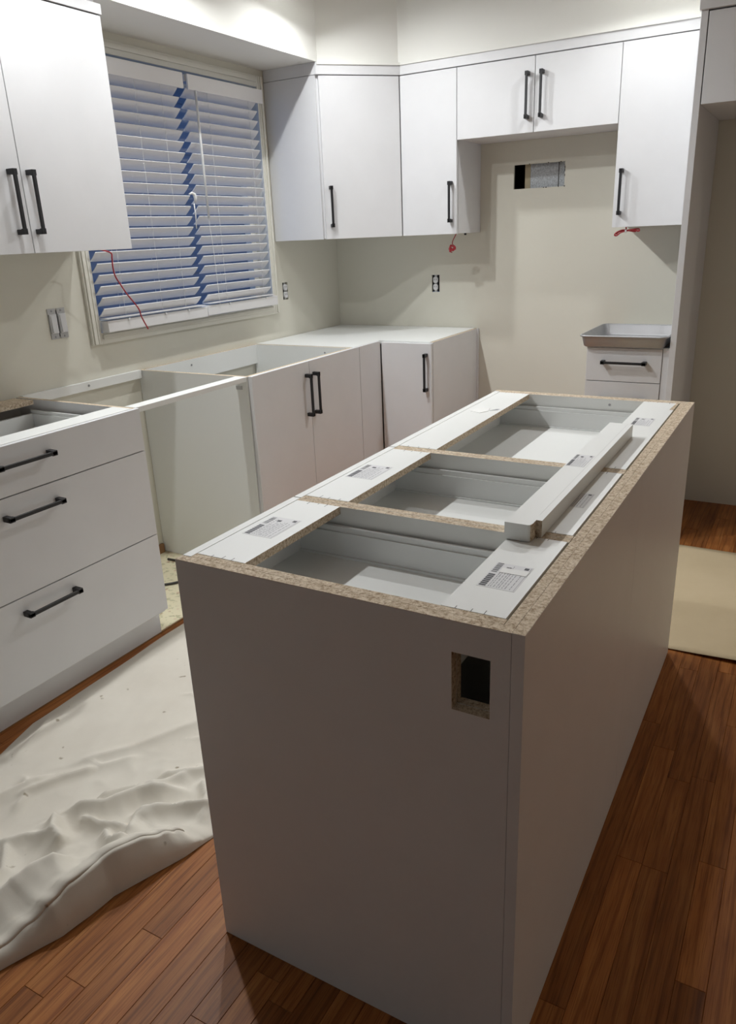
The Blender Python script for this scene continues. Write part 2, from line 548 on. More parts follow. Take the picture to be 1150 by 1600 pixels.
# ================================================================== blinds
SL_W, SL_T = 0.0515, 0.0028
ang = math.radians(42)
def slat_mesh(ln):
    mb = MB()
    n = 6
    ring = []
    for i in range(n + 1):
        t = -0.5 + i / n
        bow = 0.0016 * (1 - (2 * t) ** 2)
        ring.append((t * SL_W, bow))
    # direction across slat: upper edge to the room, lower edge outside
    ux, uz = math.cos(ang), math.sin(ang)      # from outer-low to inner-high
    nx, nz = uz, -ux                           # normal: room and down
    for yy in (-ln / 2, ln / 2):
        for (t, bo) in ring:
            for s in (-0.5, 0.5):
                mb.v.append((ux * t + nx * (bo + s * SL_T), yy, uz * t + nz * (bo + s * SL_T)))
    K = 2 * (n + 1)
    for i in range(n):
        for s in (0, 1):
            q = [2 * i + s, 2 * (i + 1) + s, K + 2 * (i + 1) + s, K + 2 * i + s]
            mb.face(q if s else q[::-1], 'blind')
    for i in range(n):
        mb.face([2 * i, 2 * i + 1, 2 * i + 3, 2 * i + 2], 'blind')
        mb.face([K + 2 * i, K + 2 * i + 2, K + 2 * i + 3, K + 2 * i + 1], 'blind')
    mb.face([0, 1, K + 1, K], 'blind')
    mb.face([2 * n + 1, 2 * n, K + 2 * n, K + 2 * n + 1], 'blind')
    return mb
def blind(y0, y1, ys0, ys1, zr, label, wand, cords):
    t = thing('window_blind', label, 'blind', (0.04, (y0 + y1) / 2, WZ0), 'pair of slatted blinds in the window')
    bx('valance', t, (0.052, 0.062, y0, y1, 2.027, 2.088), 'blind', 0.0015)
    bx('headrail', t, (0.004, 0.050, ys0, ys1, 2.060, 2.086), 'blind')
    first = None
    n = 21
    ztop, zlast = 2.018, zr + 0.078
    for i in range(n):
        z = ztop + (zlast - ztop) * i / (n - 1)
        if first is None:
            o = slat_mesh(ys1 - ys0).build('slat', t, base=(0, 0, 0), recalc=True)
            first = o
        else:
            o = first.copy(); COL.objects.link(o); o.parent = t
        o.location = (0.030 - 0.04, (ys0 + ys1) / 2 - (y0 + y1) / 2, z - WZ0)
    # last slat lying flat just above the rail
    bx('resting_slat', t, (0.010, 0.060, ys0, ys1 + .012, zr + 0.054, zr + 0.057), 'blind')
    bx('bottom_rail', t, (0.012, 0.054, y0 - .016, y1 + .008, zr, zr + 0.046), 'blind', 0.002)
    for yy in cords:
        for xx in (0.0165, 0.0455):
            MB().tube([(xx, yy, 2.03), (xx, yy, zr + 0.05)], 0.0009, 'cablewhite', 5).build('ladder_cord', t)
        mb = MB()
        mb.tube([(0.054, yy + .004, zr + .047), (0.056, yy + .006, zr + .040)], 0.006, 'cablewhite', 8)
        mb.build('cord_knot', t)
    return t
b1 = blind(-1.885, -1.291, -1.906, -1.314, 1.060, 'left white slatted blind with the red wire hanging before it', None, (-1.79, -1.57, -1.42))
b2 = blind(-1.262, -0.722, -1.266, -0.760, 1.064, 'right white slatted blind with a tilt wand beside the corner cabinet', None, (-1.12, -0.82))
MB().tube([(0.060, -1.215, 2.028), (0.066, -1.222, 1.80), (0.068, -1.222, 1.50)], 0.0055, 'cablewhite', 8).build('wand', b2, smooth=True)
MB().tube([(0.066, -1.222, 1.50), (0.062, -1.205, 1.35), (0.060, -1.195, 1.09)], 0.0012, 'cablewhite', 5).build('pull_cord', b2)
pts = [(0.062, -1.333, 1.600), (0.066, -1.318, 1.606), (0.068, -1.305, 1.600), (0.068, -1.300, 1.585), (0.066, -1.303, 1.566)]
MB().tube(pts, [0.004, 0.006, 0.008, 0.008, 0.005], 'cablewhite', 8).build('cord_cleat', b1, smooth=True)
MB().tube([(0.066, -1.312, 1.562), (0.064, -1.306, 1.52), (0.062, -1.308, 1.455)], 0.0028, 'cablewhite', 6).build('cord_end', b1, smooth=True)

# ------------------------------------------------------------------ neighbour house outside
t = thing('neighbour_house', 'dark neighbouring house glimpsed through the gap between the blinds', 'house', (-5.5, 7.0, -0.6))
mb = MB().box(-8.5, -5.0, 3.7, 12.0, -0.6, 3.4, 'housewall')
mb.build('house_wall', t)
for k in range(13):
    MB().box(-5.0, -4.985, 3.7, 12.0, -0.5 + k * 0.3, -0.5 + k * 0.3 + 0.28, 'housewall').build('siding', t)
mb = MB()
b0 = [(-9.0, 3.3, 3.4), (-4.6, 3.3, 3.4), (-4.6, 12.4, 3.4), (-9.0, 12.4, 3.4), (-6.8, 3.3, 5.0), (-6.8, 12.4, 5.0)]
mb.v += b0
for q in ((0, 3, 2, 1), (0, 1, 4), (1, 2, 5, 4), (2, 3, 5), (3, 0, 4, 5)):
    mb.face(list(q), 'houseroof')
mb.build('roof', t)
for yy in (5.9, 8.2):
    wo = MB().box(-4.985, -4.95, yy, yy + 1.0, 0.6, 1.9, 'trimpaint').build('house_window', t)
    MB().box(-4.955, -4.945, yy + .07, yy + .93, 0.67, 1.83, 'dark').build('house_pane', wo)
struct(MB().box(-14, -0.14, -8, 16, -0.7, -0.6, 'housewall').build('ground_outside'))

# ================================================================== base cabinets, window wall
# --- drawer base (left)
Y0, Y1 = -3.29, -2.333
t = thing('drawer_base_cabinet', 'wide white three-drawer base cabinet at the left, its top open', 'cabinet', (0.3, (Y0 + Y1) / 2, 0))
for (a, b) in ((Y0, Y0 + PBT), (Y1 - PBT, Y1)):
    bx('side_panel', t, (0.002, D - TD - .002, a, b, 0.10, H - .002), 'laminate', zp='pb')
bx('bottom_panel', t, (0.002, D - TD - .002, Y0 + PBT, Y1 - PBT, 0.10, 0.116), 'inside')
bx('back_panel', t, (0.002, 0.010, Y0 + PBT, Y1 - PBT, 0.116, H - .02), 'inside')
bx('toe_kick', t, (0.5716 - .016, 0.5716, Y0, Y1, 0.0035, 0.114), 'laminate')
bx('front_stretcher', t, (0.515, D - TD - .003, Y0 + PBT, Y1 - PBT, H - PBT - .001, H - .001), 'melamine', xn='pb')
bx('back_stretcher', t, (0.012, 0.118, Y0 + PBT, -2.365, H - PBT - .001, H - .001), 'pb', yp='pb', zp='pb')
for (z0, z1, zh) in ((0.7295, H - .001, 0.821), (0.4175, 0.726, 0.669), (0.1152, 0.414, 0.364)):
    d = bx('drawer_front', t, (D - TD, D, Y0 + .0015, Y1 - .0015, z0, z1), 'laminate', 0.001)
    handle(d, (D, -2.908, zh), (D, -2.709, zh), (1, 0, 0))
dr = MB()
zr_, zb_ = 0.838, 0.772
def drawer_box(mb, x0, x1, y0, y1, zr, zb, along):
    tk = 0.014
    # floor + four sides with a stepped rail
    mb.box(x0, x1, y0, y1, zb - 0.012, zb, 'melamine')
    for (a, b, c, d_) in ((x0, x1, y0, y0 + tk), (x0, x1, y1 - tk, y1), (x0, x0 + tk, y0 + tk, y1 - tk), (x1 - tk, x1, y0 + tk, y1 - tk)):
        mb.box(a, b, c, d_, zb, zr - 0.012, 'drawer_metal')
    for (a, b, c, d_) in ((x0, x1, y0 + .002, y0 + tk - .004), (x0, x1, y1 - tk + .004, y1 - .002)):
        mb.box(a, b, c, d_, zr - 0.012, zr, 'drawer_metal')
    for (a, b, c, d_) in ((x0, x1, y0 + tk, y0 + tk + .006), (x0, x1, y1 - tk - .006, y1 - tk)):
        mb.box(a, b, c, d_, zb, zb + .004, 'drawer_metal')
    return mb
drawer_box(dr, 0.10, D - TD - .001, Y0 + PBT + .012, Y1 - PBT - .012, 0.838, 0.772, 'x').build('drawer_box', t)

# --- dishwasher gap: front rail and wall ledger
t = bx('dishwasher_gap_rail', None, (0.552, 0.606, -2.331, -1.7225, H - 0.020, H - 0.001), 'melamine', 0.001)
tag(t, 'thin white rail bridging the open dishwasher gap', 'rail')
t = thing('wall_ledger', 'narrow white ledger strip screwed to the wall behind the dishwasher gap', 'ledger', (0.01, -2.03, H - .04))
bx('ledger_board', t, (0.001, 0.019, -2.331, -1.7235, H - 0.036, H), 'melamine', 0.001)
MB().tube([(0.019, -2.02, H - .016), (0.0205, -2.02, H - .016)], 0.005, 'screw', 10).build('screw', t)

# --- sink base
Y0, Y1 = -1.7212, -0.8442
t = thing('sink_base_cabinet', 'white two-door sink base cabinet under the window with open top', 'cabinet', (0.3, (Y0 + Y1) / 2, 0))
bx('side_panel', t, (0.002, D - TD - .002, Y0, Y0 + PBT, 0.004, H - .002), 'melamine', zp='pb')
bx('side_panel', t, (0.002, D - TD - .002, Y1 - 0.03 - PBT, Y1 - 0.03, 0.10, H - .002), 'melamine', zp='pb')
bx('bottom_panel', t, (0.002, D - TD - .002, Y0 + PBT, Y1 - .03 - PBT, 0.10, 0.116), 'inside')
bx('back_rail', t, (0.002, 0.018, Y0 + PBT, Y1 - .03 - PBT, H - .10, H - .002), 'melamine', zp='pb')
bx('front_stretcher', t, (D - TD - .018, D - TD - .002, Y0 + PBT, Y1 - .03 - PBT, H - .09, H - .002), 'melamine', zp='pb')
bx('toe_kick', t, (0.5716 - .016, 0.5716, Y0 + .02, Y1, 0.0035, 0.114), 'laminate')
MB().tube([(0.45, Y1 - .03 - PBT - .0015, H - .03), (0.45, Y1 - .03 - PBT + .001, H - .03)], 0.004, 'screw', 10).build('screw', t)
MB().tube([(0.018, -1.40, H - .03), (0.0195, -1.40, H - .03)], 0.005, 'screw', 10).build('screw', t)
bx('bracket', t, (D - TD - .06, D - TD - .03, Y0 - .004, Y0, H - .055, H - .040), 'graymetal')
for (a, b, yh) in ((Y0 + .006, -1.2985, -1.328), (-1.2955, Y1 - .0015, -1.267)):
    d = bx('door', t, (D - TD, D, a, b, 0.1152, H - .001), 'laminate', 0.001)
    handle(d, (D, yh, 0.629), (D, yh, 0.822), (1, 0, 0))
# --- corner filler panel beside the sink doors
f = bx('corner_filler_panel', None, (D - TD, D, Y1 + .0015, -D - .0015, 0.1152, H - .001), 'laminate', 0.001)
tag(f, 'narrow white filler panel in the inner corner beside the sink doors', 'panel')

# --- back wall base cabinet with one door
XB = 0.9195
t = thing('corner_base_cabinet', 'white single-door base cabinet on the back wall at the corner', 'cabinet', (0.75, -0.3, 0))
bx('side_panel', t, (XB - PBT, XB, -D + TD + .002, -0.003, 0.10, H - .003), 'laminate', 0.0006, zp='pb')
bx('side_panel', t, (D + .001, D + .001 + PBT, -D + TD + .002, -0.003, 0.10, H - .019), 'melamine')
bx('bottom_panel', t, (D + .017, XB - PBT, -D + TD + .002, -0.003, 0.10, 0.116), 'inside')
bx('toe_kick', t, (D - .05, XB, -0.5716, -0.5716 + .016, 0.0035, 0.114), 'laminate')
bx('back_strip', t, (XB, XB + 0.008, -0.018, -0.002, 0.004, H - .003), 'laminate')
d = bx('door', t, (D + .006, XB - .0015, -D, -D + TD, 0.1152, H - .008), 'laminate', 0.001)
handle(d, (0.8915, -D, 0.627), (0.8915, -D, 0.820), (0, -1, 0))
# --- loose white board covering the corner
cb = MB().prism([(0.003, -0.003), (0.003, Y1 - .026), (D - TD - .002, Y1 - .026), (D - TD - .002, -D + TD + .002), (XB - PBT - .001, -D + TD + .002), (XB - PBT - .001, -0.003)],
                H - .018, H - .001, 'melamine').build('corner_cover_board', None, base=(0.4, -0.4, H - .018), recalc=True)
tag(cb, 'flat white board covering the corner base cabinets', 'board')

# --- narrow drawer base by the fridge panel
X0, X1 = 1.700, 2.0275
t = thing('narrow_drawer_cabinet', 'narrow white drawer cabinet on the back wall under the baking pan', 'cabinet', (1.87, -0.3, 0))
for (a, b) in ((X0, X0 + PBT), (X1 - PBT, X1)):
    bx('side_panel', t, (a, b, -D + TD + .002, -0.003, 0.10, H), 'laminate', zp='pb')
bx('bottom_panel', t, (X0 + PBT, X1 - PBT, -D + TD + .002, -.003, 0.10, 0.116), 'inside')
bx('front_stretcher', t, (X0 + PBT, X1 - PBT, -D + TD + .003, -D + 0.12, H - PBT, H), 'melamine', yp='pb')
bx('back_stretcher', t, (X0 + PBT, X1 - PBT, -0.11, -.003, H - PBT, H), 'melamine')
bx('toe_kick', t, (X0, X1, -0.5716, -0.5716 + .016, 0.001, 0.114), 'laminate')
bx('filler_strip', t, (X1 + .001, 2.0555, -D + .004, -D + TD + .01, 0.02, H + .002), 'laminate')
bx('top_strip', t, (X0 + .001, 2.0555, -D + .0045, -D + .03, H + .0025, H + .006), 'melamine')
for (z0, z1, zh) in ((0.7295, H + .002, 0.816), (0.4175, 0.7265, 0.650), (0.1152, 0.414, 0.364)):
    d = bx('drawer_front', t, (X0, X1 - .001, -D, -D + TD, z0, z1), 'laminate', 0.001)
    handle(d, (1.769, -D, zh), (1.965, -D, zh), (0, -1, 0))

# --- baking pan
def rrect(x0, x1, y0, y1, r, n=5):
    pts = []
    for (cx, cy, a0) in ((x1 - r, y1 - r, 0), (x0 + r, y1 - r, 90), (x0 + r, y0 + r, 180), (x1 - r, y0 + r, 270)):
        for i in range(n + 1):
            a = math.radians(a0 + 90 * i / n)
            pts.append((cx + r * math.cos(a), cy + r * math.sin(a)))
    return pts
def loft(mb, rings, k, close=True):
    b = len(mb.v); n = len(rings[0])
    for r in rings:
        mb.v += [tuple(p) for p in r]
    for i in range(len(rings) - 1):
        for j in range(n):
            j2 = (j + 1) % n
            mb.face([b + i * n + j, b + i * n + j2, b + (i + 1) * n + j2, b + (i + 1) * n + j], k)
    mb.face([b + j for j in reversed(range(n))], k)
    mb.face([b + (len(rings) - 1) * n + j for j in range(n)], k)
px0, px1, py0, py1 = 1.668, 2.049, -0.668, -0.205
zb, zt = H + 0.0065, H + 0.058
def rr(o, z, r):
    return [(x, y, z) for (x, y) in rrect(px0 + o, px1 - o, py0 + o, py1 - o, r)]
t = thing('baking_pan', 'shiny aluminium baking pan resting on the narrow drawer cabinet', 'pan', (1.86, -0.44, zb))
mb = MB()
loft(mb, [rr(.026, zb, .018), rr(.022, zb + .001, .02), rr(.017, zb + .006, .022), rr(.008, zt - .003, .026), rr(.007, zt - .001, .028),
          rr(.009, zt - .003, .026), rr(.019, zb + .007, .021), rr(.024, zb + .0025, .019), rr(.028, zb + .002, .018)], 'alu')
mb.build('pan_body', t, smooth=True)
rim = [(x, y, zt - .002) for (x, y) in rrect(px0 + .004, px1 - .004, py0 + .004, py1 - .004, .03)]
MB().tube(rim + rim[:2], 0.0045, 'alu', 8, cap=False).build('rolled_rim', t, smooth=True)
# thin black slab standing for a dark spot under the pan's right end
o = MB().prism([(2.032, -0.60), (2.052, -0.60), (2.052, -0.42), (2.032, -0.42)], H + .0008, H + .0058, 'black').build('black_slab', None, base=(2.04, -.5, H))
tag(o, 'thin black shim under the right side of the baking pan', 'slab')

# ================================================================== upper cabinets
def upper_x(name, label, y0, y1, split, bev=0.001):
    t = thing(name, label, 'cabinet', (0.16, (y0 + y1) / 2, UB))
    bx('carcass', t, (0.002, U - TD - .002, y0, y1, UB + .002, UT + .004), 'laminate')
    return t
# left upper, two doors on the window wall
Y0, Y1, SP = -2.832, -1.9718, -2.4011
t = upper_x('upper_cabinet', 'white two-door upper cabinet left of the window', Y0, Y1, SP)
for (a, b, yh) in ((Y0, SP - .0015, -2.4455), (SP + .0015, Y1, -2.3755)):
    d = bx('door', t, (U - TD, U, a, b, UB, UT), 'laminate', 0.001)
    handle(d, (U, yh, 1.442), (U, yh, 1.636), (1, 0, 0))
tr1 = bx('trim_1', None, (0.02, U + .003, -3.6, Y1 + .006, UT + .0045, UT + .036), 'laminate', 0.001)
struct(tr1, 'white trim board above the left upper cabinet')
bx('trim_return', tr1, (0.003, 0.02, Y1 - .02, Y1 + .004, UT + .0045, UT + .036))
struct(bx('trim_4', None, (0.02, U - .02, -3.6, Y1 - .004, UT + .0365, SOF + .0055), 'laminate'), 'recessed white filler above the left trim board')
# diagonal corner upper
t = thing('corner_upper_cabinet', 'white diagonal corner upper cabinet between window and back wall', 'cabinet', (0.2, -0.2, UB))
k = TD / math.sqrt(2)
car = [(0.002, -0.002), (0.002, -A_ + .001), (U - .014, -A_ + .001), (A_ - .001 - .014, -U + .014 + .0), (A_ - .001, -U + .022), (A_ - .001, -0.002)]
car = [(0.002, -0.002), (0.002, -A_), (U - .022, -A_), (A_ - .002, -U + .022), (A_ - .002, -0.002)]
MB().prism(car, UB + .002, UT + .004, 'laminate').build('carcass', t, recalc=True)
bx('side_panel', t, (0.002, U - .012, -A_ - .0065, -A_ - .0005, UB, UT + .002), 'laminate', 0.0006)
dx = 0.006
p0 = Vector((U, -A_ + dx * 0)); p1 = Vector((A_ - .003, -U - .003))
p0 = Vector((U + .003, -A_ + .003))
nrm = Vector((1, -1)).normalized()
q0, q1 = p0 - nrm * TD, p1 - nrm * TD
d = MB().prism([tuple(q0), tuple(p0), tuple(p1), tuple(q1)], UB, UT, 'laminate').build('door', t, bevel=0.001, recalc=True)
e = (p1 - p0).normalized()
hp = Vector((0.339, -0.585))
hp = p0 + e * ((Vector((0.369 - .0205, -0.6145 + .0205)) - p0).dot(e) + 0.0)
handle(d, (hp.x, hp.y, 1.441), (hp.x, hp.y, 1.638), (nrm.x, nrm.y, 0))
# back wall uppers
def upper_y(name, label, x0, x1, zb, doors):
    t = thing(name, label, 'cabinet', ((x0 + x1) / 2, -0.16, zb))
    bx('carcass', t, (x0, x1, -U + TD + .002, -0.002, zb + .002, UT + .004), 'laminate')
    for (a, b, hx, h0, h1) in doors:
        d = bx('door', t, (a, b, -U, -U + TD, zb, UT), 'laminate', 0.001)
        handle(d, (hx, -U, h0), (hx, -U, h1), (0, -1, 0))
    return t
upper_y('upper_cabinet', 'tall white upper cabinet left of the bare hood space', A_ + .001, 0.928, UB, [(A_ + .001, 0.9265, 0.8975, 1.440, 1.634)])
upper_y('upper_cabinet', 'short white two-door cabinet above the bare hood space', 0.929, 1.7031, 1.819,
        [(0.9295, 1.3142, 1.285, 1.876, 2.072), (1.3172, 1.7025, 1.353, 1.876, 2.072)])
upper_y('upper_cabinet', 'white single-door upper cabinet beside the fridge panel', 1.7046, 2.0105, UB, [(1.7055, 2.009, 1.736, 1.437, 1.632)])
# little black knob under the left hood cabinet
o = MB().tube([(0.905, -0.155, UB + .002), (0.905, -0.155, UB - .008)], 0.006, 'black', 12).build('cabinet_plug', None, base=(0.905, -.155, UB))
tag(o, 'small black plug under the cabinet left of the hood space', 'plug')
# trim bands under the soffit
mb = MB().prism([(0.003, -0.003), (0.003, -A_ - .006), (U - .002, -A_ - .006), (A_ + .004, -U), (2.0555, -U), (2.0555, -0.003)], UT + .0045, SOF + .0055, 'laminate')
struct(mb.build('trim_2', None, bevel=0.001, recalc=True), 'white trim band between the upper cabinets and the soffit')
struct(MB().prism([(U + .001, -A_ - .004), (U + .006, -A_ - .004), (A_ + .008, -U - .006), (2.0555, -U - .006), (2.0555, -U - .001), (A_ + .006, -U - .001)], SOF - .006, SOF + .0055, 'soffit').build('trim_3', None, recalc=True), 'thin cream caulk bead where trim meets soffit')
struct(bx('trim_5', None, (2.0115, 2.0555, -U + .004, -U + .020, UB, UT + .004), 'laminate'), 'narrow white scribe strip between cabinet and fridge panel')

# ================================================================== fridge bay
FX0, FX1 = 2.0565, 2.0815
t = bx('fridge_side_panel', None, (FX0, FX1, -0.64, -0.002, 0.001, 2.136), 'laminate', 0.0008)
tag(t, 'tall white side panel of the empty fridge bay', 'panel')
t = thing('fridge_upper_cabinet', 'white upper cabinet over the empty dark fridge bay', 'cabinet', (2.55, -0.3, 1.82))
bx('carcass', t, (FX1 + .001, 3.02, -0.64 + TD + .003, -0.003, 1.822, 2.134), 'laminate')
for (a, b) in ((FX1 + .004, 2.547), (2.550, 3.018)):
    bx('door', t, (a, b, -0.64, -0.64 + TD, 1.820, 2.131), 'laminate', 0.001)
t = bx('fridge_side_panel', None, (3.021, 3.045, -0.64, -0.002, 0.001, 2.136), 'laminate', 0.0008)
tag(t, 'white side panel closing the far right of the fridge bay', 'panel')
struct(bx('trim_6', None, (FX0 - .006, 3.06, -0.655, -0.003, 2.1365, SOF + .0055), 'laminate', 0.001), 'white trim box above the fridge bay')

# ================================================================== wires, outlets, switch
def wire(name, label, pts, r=0.0028, k='red', smooth=True):
    # Catmull-Rom through points
    P = [Vector(p) for p in pts]
    out = []
    for i in range(len(P) - 1):
        a, b, c, d = P[max(i - 1, 0)], P[i], P[i + 1], P[min(i + 2, len(P) - 1)]
        for s in range(6):
            u = s / 6
            out.append(0.5 * ((2 * b) + (c - a) * u + (2 * a - 5 * b + 4 * c - d) * u * u + (3 * b - a - 3 * c + d) * u ** 3))
    out.append(P[-1])
    o = MB().tube(out, r, k, 8).build(name, None, base=P[0], smooth=smooth)
    return tag(o, label, 'wire')
wire('low_voltage_wire', 'long red wire dangling before the left blind', [(0.16, -1.9835, 1.386), (0.16, -1.930, 1.372), (0.16, -1.927, 1.35), (0.16, -1.929, 1.318), (0.16, -1.923, 1.283), (0.155, -1.895, 1.246), (0.15, -1.868, 1.213), (0.145, -1.822, 1.165), (0.145, -1.806, 1.14), (0.145, -1.80, 1.115), (0.145, -1.772, 1.062)])
c = Vector((0.862, -0.24, 1.318))
pts = [(0.888, -0.235, UB + .002), (0.880, -0.235, 1.372), (0.869, -0.236, 1.352), (0.866, -0.236, 1.334)]
rnd = random.Random(5)
for i in range(34):
    a = i * 1.9 + rnd.uniform(-.3, .3)
    rr_ = rnd.uniform(0.007, 0.019)
    pts.append((c.x + .004 + rr_ * 1.15 * math.cos(a), c.y + rnd.uniform(-.007, .007), c.z - .003 + 0.85 * rr_ * math.sin(a)))
pts += [(c.x - .012, c.y, c.z - .018), (c.x + .004, c.y, c.z - .026)]
wire('low_voltage_wire', 'knotted red wire bundle under the cabinet left of the hood space', pts, 0.0026)
z = UB - 0.018
pts = [(1.765, -0.30, UB + .002), (1.765, -0.30, z + .006), (1.745, -0.30, z + .004), (1.722, -0.30, z - .006), (1.716, -0.30, z - .016), (1.726, -0.30, z - .018), (1.742, -0.302, z - .006),
       (1.765, -0.303, z), (1.80, -0.303, z + .004), (1.822, -0.302, z - .002), (1.826, -0.30, z + .004), (1.815, -0.298, z + .008), (1.77, -0.298, z + .003), (1.74, -0.296, z + .001), (1.724, -0.296, z - .008), (1.73, -0.296, z - .012), (1.76, -0.296, z + .002), (1.81, -0.297, z - .004)]
wire('low_voltage_wire', 'red wire tied in a bow under the cabinet by the fridge panel', pts, 0.0032)
MB().tube([(1.763, -0.3055, z), (1.770, -0.3055, z)], 0.007, 'cablewhite', 8).build('wire_tie', bpy.data.objects['low_voltage_wire.002'])

def outlet(label, cx, cz, axis):
    """duplex outlet in an open box; axis 'x' on the left wall, 'y' on the back wall"""
    loc = (0.0, cx, cz) if axis == 'x' else (cx, 0.0, cz)
    t = thing('wall_outlet', label, 'outlet', loc)
    def W(a, d, z):   # a along wall, d out of the wall
        return (d, cx + a, cz + z) if axis == 'x' else (cx + a, -d, cz + z)
    def wb_(name, a0, a1, d0, d1, z0, z1, k):
        p, q_ = W(a0, d0, z0), W(a1, d1, z1)
        return bx(name, t, (min(p[0], q_[0]), max(p[0], q_[0]), min(p[1], q_[1]), max(p[1], q_[1]), min(p[2], q_[2]), max(p[2], q_[2])), k)
    wb_('box', -0.0238, 0.0238, -0.050, -0.012, -0.0458, 0.0458, 'dark')
    wb_('strap', -0.008, 0.008, -0.006, -0.003, -0.052, 0.052, 'graymetal')
    for s in (-1, 1):
        mb = MB()
        n = 14
        ring = []
        for i in range(n):
            a = 2 * math.pi * i / n
            xx = max(-0.0135, min(0.0135, 0.0172 * math.cos(a)))
            ring.append((xx, 0.0172 * math.sin(a) + s * 0.0195))
        for d in (-0.004, 0.005):
            mb.v += [W(a, d, z) for (a, z) in ring]
        mb.face(list(range(n)), 'plastic'); mb.face([n + i for i in range(n)], 'plastic')
        for i in range(n):
            mb.face([i, (i + 1) % n, n + (i + 1) % n, n + i], 'plastic')
        r = mb.build('receptacle', t, recalc=True)
        for a in (-0.006, 0.006):
            p, q_ = W(a - .001, 0.0045, s * 0.0195 - .001), W(a + .001, 0.0056, s * 0.0195 + .007)
            bx('slot', r, (min(p[0], q_[0]), max(p[0], q_[0]), min(p[1], q_[1]), max(p[1], q_[1]), min(p[2], q_[2]), max(p[2], q_[2])), 'dark')
    wb_('screw', -0.002, 0.002, 0.0, 0.004, -0.002, 0.002, 'screw')
    return t
outlet('bare white outlet without cover beside the window casing', (ol[0] + ol[1]) / 2, (ol[2] + ol[3]) / 2, 'x')
outlet('bare white outlet without cover on the back wall', (ob[0] + ob[1]) / 2, (ob[2] + ob[3]) / 2, 'y')
t = thing('wall_switch', 'bare double light switch without cover left of the window', 'switch', (0, -2.1035, 1.119))
bx('box', t, (-0.05, -0.012, sw[0] + .001, sw[1] - .001, sw[2] + .001, sw[3] - .001), 'dark')
for yc in (-2.126, -2.083):
    st = bx('strap', t, (0.0005, 0.003, yc - .019, yc + .019, 1.062, 1.177), 'graymetal')
    bx('frame', t, (0.003, 0.008, yc - .0165, yc + .0165, 1.083, 1.156), 'plastic', 0.001)
    r = MB()
    r.v += [(0.008, yc - .012, 1.087), (0.008, yc + .012, 1.087), (0.008, yc + .012, 1.152), (0.008, yc - .012, 1.152),
            (0.014, yc - .012, 1.087), (0.014, yc + .012, 1.087), (0.0095, yc + .012, 1.152), (0.0095, yc - .012, 1.152),
            ]
    for q in ((4, 5, 6, 7), (0, 4, 7, 3), (1, 2, 6, 5), (0, 1, 5, 4), (3, 7, 6, 2), (0, 3, 2, 1)):
        r.face(list(q), 'plastic')
    r.build('rocker', t, recalc=True)
    for zz in (1.070, 1.168):
        MB().tube([(0.003, yc, zz), (0.0045, yc, zz)], 0.0035, 'screw', 8).build('screw', t)

# duct behind the wall hole
t = thing('vent_duct', 'grey galvanised duct seen inside the hole in the back wall', 'duct', (1.25, 0.1, 1.58))
MB().box(1.186, 1.40, 0.045, 0.30, 1.56, 1.74, 'galv').build('duct_body', t, bevel=0.004)
MB().box(1.156, 1.185, 0.050, 0.14, 1.47, 1.84, 'stud').build('wall_stud', t)
MB().box(1.328, 1.336, 0.038, 0.045, 1.56, 1.74, 'galv').build('duct_seam', t)
o = MB().box(1.0, 1.6, 0.30, 0.36, 1.4, 1.9, 'dark').box(1.0, 1.05, 0.015, .30, 1.4, 1.9, 'dark').box(1.05, 1.6, 0.015, .30, 1.85, 1.9, 'dark').box(1.05, 1.6, 0.015, .30, 1.4, 1.45, 'dark').box(1.55, 1.6, 0.015, .30, 1.45, 1.85, 'dark').build('wall_cavity')
struct(o)

# hose in dishwasher gap
wire('water_hose', 'thin dark hose lying on the vinyl in the dishwasher gap', [(0.10, -1.80, 0.008), (0.20, -1.80, 0.008), (0.30, -1.86, 0.008), (0.33, -1.96, 0.008), (0.24, -2.05, 0.008), (0.16, -2.02, 0.008)], 0.0055, 'hose')['category'] = 'hose'

